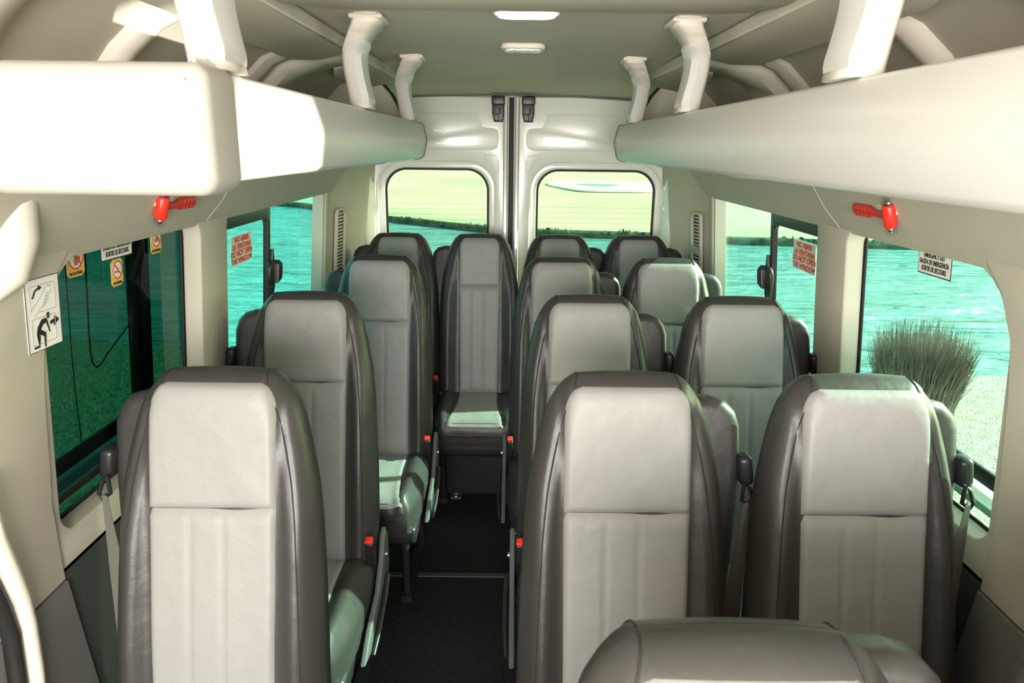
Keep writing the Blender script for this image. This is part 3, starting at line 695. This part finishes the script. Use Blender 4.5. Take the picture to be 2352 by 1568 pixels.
    bm = bmesh.new(); pts = []
    add_tube(bm, [(q, yy, zz) for q, yy, zz in [(-.205, .0, .352), (-.203, -.2, .355), (-.190, -.38, .360), (-.168, -.462, .362), (-.08, -.474, .364), (.08, -.474, .364), (.168, -.462, .362), (.190, -.38, .36), (.203, -.2, .355), (.205, 0, .352)]], .0022, n=6)
    P['cushion_piping'] = from_bm('cushion_piping', bm, M['stitch'])
    P['seat_pan'] = rbox('seat_pan', (0, -.20, .285), (.39, .48, .07), M['black'], None, .02)
    # legs: two frames running to the floor
    for q in (-1, 1):
        bm = bmesh.new()
        add_tube(bm, [(q*.15, .02, .26), (q*.15, .03, .02)], .014, n=10); add_tube(bm, [(q*.15, -.40, .26), (q*.15, -.38, .02)], .014, n=10)
        add_box(bm, (q*.15, -.18, .012), (.04, .46, .024)); add_box(bm, (q*.15, -.18, .25), (.03, .44, .03))
        P['leg_frame' + ('' if q < 0 else '.b')] = from_bm('leg_frame', bm, M['black'], sharp=40)
    # recliner side cover and buckle on the other side
    o = -side
    bm = plate_mesh([(-.34, .29), (-.20, .255), (.02, .30), (.06, .38), (.05, .46), (.02, .50), (-.01, .485), (-.05, .42), (-.12, .365), (-.25, .335)], t=.016, bev=.005, f=lambda u, v, w: (o*(.220+w), u, v))
    P['side_cover'] = from_bm('side_cover', bm, M['recl'], sharp=45)
    P['recliner_lever'] = tube('recliner_lever', [(o*.235, -.02, .36), (o*.24, -.10, .335), (o*.24, -.20, .30), (o*.235, -.27, .27)], [.009, .008, .008, .006], M['black'])
    P['buckle'] = rbox('buckle', (o*.198, -.075, .475), (.026, .030, .085), M['black'], None, .007, Matrix.Rotation(R(18), 3, 'X'))
    P['release_button'] = rbox('release_button', (o*.198, -.094, .521), (.022, .024, .010), M['red'], None, .003, Matrix.Rotation(R(18), 3, 'X'))
    P['buckle_stalk'] = tube('buckle_stalk', [(o*.198, -.065, .45), (o*.205, -.03, .38), (o*.205, 0, .32)], .008, M['black'])
    P['hinge_bolt'] = tube('hinge_bolt', [(o*.226, .0, .42), (o*.234, .0, .42)], .009, M['steel'], n=14)
    return P
PARENT = {'upper_panel': 'backrest', 'lower_panel': 'backrest', 'seam_piping': 'backrest', 'cushion_panel': 'cushion', 'cushion_piping': 'cushion', 'release_button': 'buckle', 'buckle_stalk': 'buckle', 'belt_guide_loop': 'belt_guide', 'recliner_lever': 'side_cover', 'hinge_bolt': 'side_cover'}
PROTO = {(sd, 0): make_seat(sd) for sd in (-1, 1)}
PWID = .100                                                   # the last row has narrower grey panels
PROTO.update({(sd, 1): make_seat(sd) for sd in (-1, 1)})
used = set()
def seat(x, ytop, side, label, dz=0, rz=0):
    y = ytop-ST*SL
    root = empty('passenger_seat', (x, y, dz), rz); tag(root, label, 'seat', 'high-backed passenger seats')
    key = (side, int(ytop > 3.5)); P = PROTO[key]; first = key not in used; used.add(key); made = {}
    for k, o in P.items():
        made[k] = o if first else o.copy()
        if not first: COL.objects.link(made[k])
    for k, o in made.items(): o.parent = made[PARENT[k]] if k in PARENT else root
    return root
Y0 = [.584+.76*i for i in range(5)]
seat(.190, Y0[0], 1, 'dark top of the nearest high-backed seat, cut off by the bottom edge', dz=-.015)
seat(-.598, Y0[1], -1, 'black seat with brightly lit pale grey panel, nearest on the left')
seat(.196, Y0[1], 1, 'beige-grey and black aisle seat right behind the dark seat top at the bottom edge')
seat(.651, Y0[1], 1, 'black seat with beige-grey panel by the window with the bush, nearest on the right')
seat(-.635, Y0[2], -1, 'grey-panelled black seat on the left, directly behind the brightly lit nearest one')
seat(.201, Y0[2], 1, 'light grey aisle seat on the right, second full row')
seat(.650, Y0[2], 1, 'light grey window seat on the right, second full row, beside the sliding window')
seat(-.555, Y0[3], -1, 'shaded grey single seat on the left with creased black side, third from the camera')
seat(.168, Y0[3], 1, 'shaded grey aisle seat on the right, third full row')
seat(.590, Y0[3], 1, 'grey window seat with diagonal creases on the right, third full row')
seat(-.600, Y0[4], -1, 'black and grey seat in the left corner of the last row')
seat(-.192, Y0[4], -1, 'seat facing the end of the aisle in the last row, its cushion in full view')
seat(.206, Y0[4], 1, 'black and grey seat in the last row just right of the rear door joint')
seat(.600, Y0[4], 1, 'black and grey seat in the right corner of the last row')

seat(.625, Y0[0], 1, 'black edge of a seat in the bottom right corner of the view', dz=-.015)
# bench skirt below the last row
tag(plate('bench_skirt', rrect(-.80, .0, .80, .34, .02), M['black'], t=.02, bev=.005, f=lambda u, v, w: (u, 3.16+w, v)), 'black skirt panel closing the front below the last row of seats', 'panel')
# anchor rail in the aisle
ar = rbox('floor_anchor', (-.285, 3.13, .012), (.055, .10, .014), M['strip'], None, .004); tag(ar, 'small floor anchor with a round steel bolt in the aisle', 'floor anchor')
bm = bmesh.new(); add_tube(bm, [(-.285+.016*math.cos(a*math.pi/8), 3.10+.016*math.sin(a*math.pi/8), .022) for a in range(16)], .006, n=8, cyclic=True); from_bm('bolt_ring', bm, M['steel'], ar)
rbox('rail_arm', (-.272, 3.30, .02), (.035, .28, .02), M['strip'], ar, .004)

# left front door seal and pillar swelling close to the camera
struct(tube('trim_42', [(-.87, 1.03, 1.10), (-.872, 1.04, 1.00), (-.878, 1.065, .92), (-.885, 1.085, .86), (-.888, 1.092, .80), (-.888, 1.088, .70), (-.888, 1.07, .55)], .018, M['cream']))
struct(tube('trim_43', [(-.885, 1.0, 1.05), (-.885, 1.02, .96), (-.890, 1.045, .88), (-.893, 1.062, .80), (-.893, 1.056, .70), (-.893, 1.03, .55)], .015, M['rubber']))
struct(tube('trim_44', [(-.84, 1.15, 1.62), (-.85, 1.155, 1.55), (-.86, 1.16, 1.48), (-.87, 1.15, 1.42), (-.885, 1.12, 1.38)], [.05, .055, .055, .045, .02], M['cream'], n=16))

# ================================================================== OUTSIDE
def ground(name, poly, z, m, kind='structure', t=.3):
    o = plate(name, poly, m, t=t, f=lambda u, v, w: (u, v, z-t/2+w)); o['kind'] = kind; return o
ground('ground_left', [(-60, -30), (0, -30), (0, 7.6), (-3.4, 8.2), (-8, 9.0), (-14, 12), (-60, 14)], -.75, M['grass_l'])
ground('ground_right', [(0.002, -30), (60, -30), (60, 5.5), (14, 6.6), (8, 7.4), (4.9, 7.55), (0.002, 7.6)], -.75, M['dry'])
o = plate('lake', rrect(-150, 2, 150, 60, 1), M['water'], t=.1, f=lambda u, v, w: (u, v, -1.25+w)); tag(o, 'turquoise rippled lake behind the van', 'lake'); 
bankp = [(-70, 70), (-30, 48), (-9.6, 33.2), (-4.8, 27.5), (-.9, 24.3), (.9, 23.5), (4.2, 23.0), (6.8, 22.0), (10.5, 21.5), (12.8, 21.2), (22, 21), (60, 22), (150, 20)]
rings = []
for dy, z in ((0, -1.25), (.10, -1.04), (.25, -1.0), (2.2, -.90), (12, -.6), (60, -.3), (400, 1.5)):
    rings.append([(x*(1+dy/300), y+dy, z) for x, y in bankp])
bm = grid_mesh(rings); o = from_bm('far_lawn', bm, M['lawn']); tag(o, 'bright green mown lawn beyond the lake', 'lawn')
lawn = o
bm = grid_mesh([[(x+dx, y+dy, z) for x, y in bankp] for dx, dy, z in ((0, -.05, -1.25), (0, -.03, -1.10), (0, .12, -.98), (0, .30, -.985))])
from_bm('bank_edge', bm, M['bank'], lawn)
bm = bmesh.new()
for i in range(len(bankp)-2):
    (x0, y0), (x1, y1) = bankp[i], bankp[i+1]; L = math.hypot(x1-x0, y1-y0); nb = int(min(L, 45)*70) if y0 < 50 else 60
    for k in range(nb):
        t = random.random(); x, y = x0+(x1-x0)*t, y0+(y1-y0)*t+random.uniform(.0, .35); h = random.uniform(.06, .30)*(.6+.4*math.sin(x*1.3)**2); w = random.uniform(.03, .10)
        a = random.uniform(0, math.pi); dx, dy = w*math.cos(a), w*math.sin(a); j = random.uniform(-.05, .05)
        v = [bm.verts.new(p) for p in ((x-dx, y-dy, -1.2), (x+dx, y+dy, -1.2), (x+dx*.4+j, y+dy*.4, -1.2+h), (x-dx*.4+j, y-dy*.4, -1.2+h))]; bm.faces.new(v)
o = from_bm('bank_reeds', bm, M['bank'], smooth=False); tag(o, 'dark line of reeds along the far bank of the lake', 'reeds', kind='stuff')
for (x, y, a, b, nm) in ((5.4, 42, 3.2, 6.0, 'pale sand bunker with a dark hollow in the lawn'),):
    ol = [(x+a*math.cos(t)*(1+.15*math.sin(3*t)), y+b*math.sin(t)*(1+.2*math.cos(2*t))) for t in [2*math.pi*k/30 for k in range(30)]]
    o = plate('sand_bunker', ol, M['sand'], t=.1, f=lambda u, v, w: (u, v, -.50+w)); tag(o, nm, 'bunker')
    plate('bunker_hollow', [(x-.5+.40*a*math.cos(t), y+.9+.35*b*math.sin(t)*(1.3 if math.sin(t) < 0 else .6)) for t in [2*math.pi*k/24 for k in range(24)]], mat('bunker_shade', (.13, .22, .20), .9), o, t=.1, f=lambda u, v, w: (u, v, -.49+w))  # flat plate; the hollow's shade is painted in its colour
# ornamental grass clump right of the van
bm = bmesh.new(); gx, gy = 3.83, 6.45
for k in range(3600):
    a = random.uniform(0, 2*math.pi); r0 = .33*math.sqrt(random.random()); h = random.choice((random.uniform(.35, .75), random.uniform(.62, .82), random.uniform(.7, .92)))*(1-.10*(r0/.33)); sp = r0/.33*.10+random.uniform(-.06, .10)
    x0, y0 = gx+r0*math.cos(a), gy+r0*math.sin(a); tw = random.uniform(0, math.pi); w = random.uniform(.003, .007)
    P_ = []
    for t in (0, .35, .7, 1):
        rr = sp*t**1.3; z = -.75+h*t-.06*(t**3)*(sp > .13)
        x, y = x0+rr*math.cos(a)+.02*math.sin(7*t+k), y0+rr*math.sin(a); ww = w*(1-.85*t); P_.append(((x-ww*math.cos(tw), y-ww*math.sin(tw), z), (x+ww*math.cos(tw), y+ww*math.sin(tw), z)))
    V = [(bm.verts.new(p), bm.verts.new(q)) for p, q in P_]
    for A, Q in zip(V, V[1:]): bm.faces.new((A[0], A[1], Q[1], Q[0]))
o = from_bm('ornamental_grass', bm, M['blade'], smooth=False); tag(o, 'tall brownish clump of ornamental grass outside the right front window', 'grass clump')
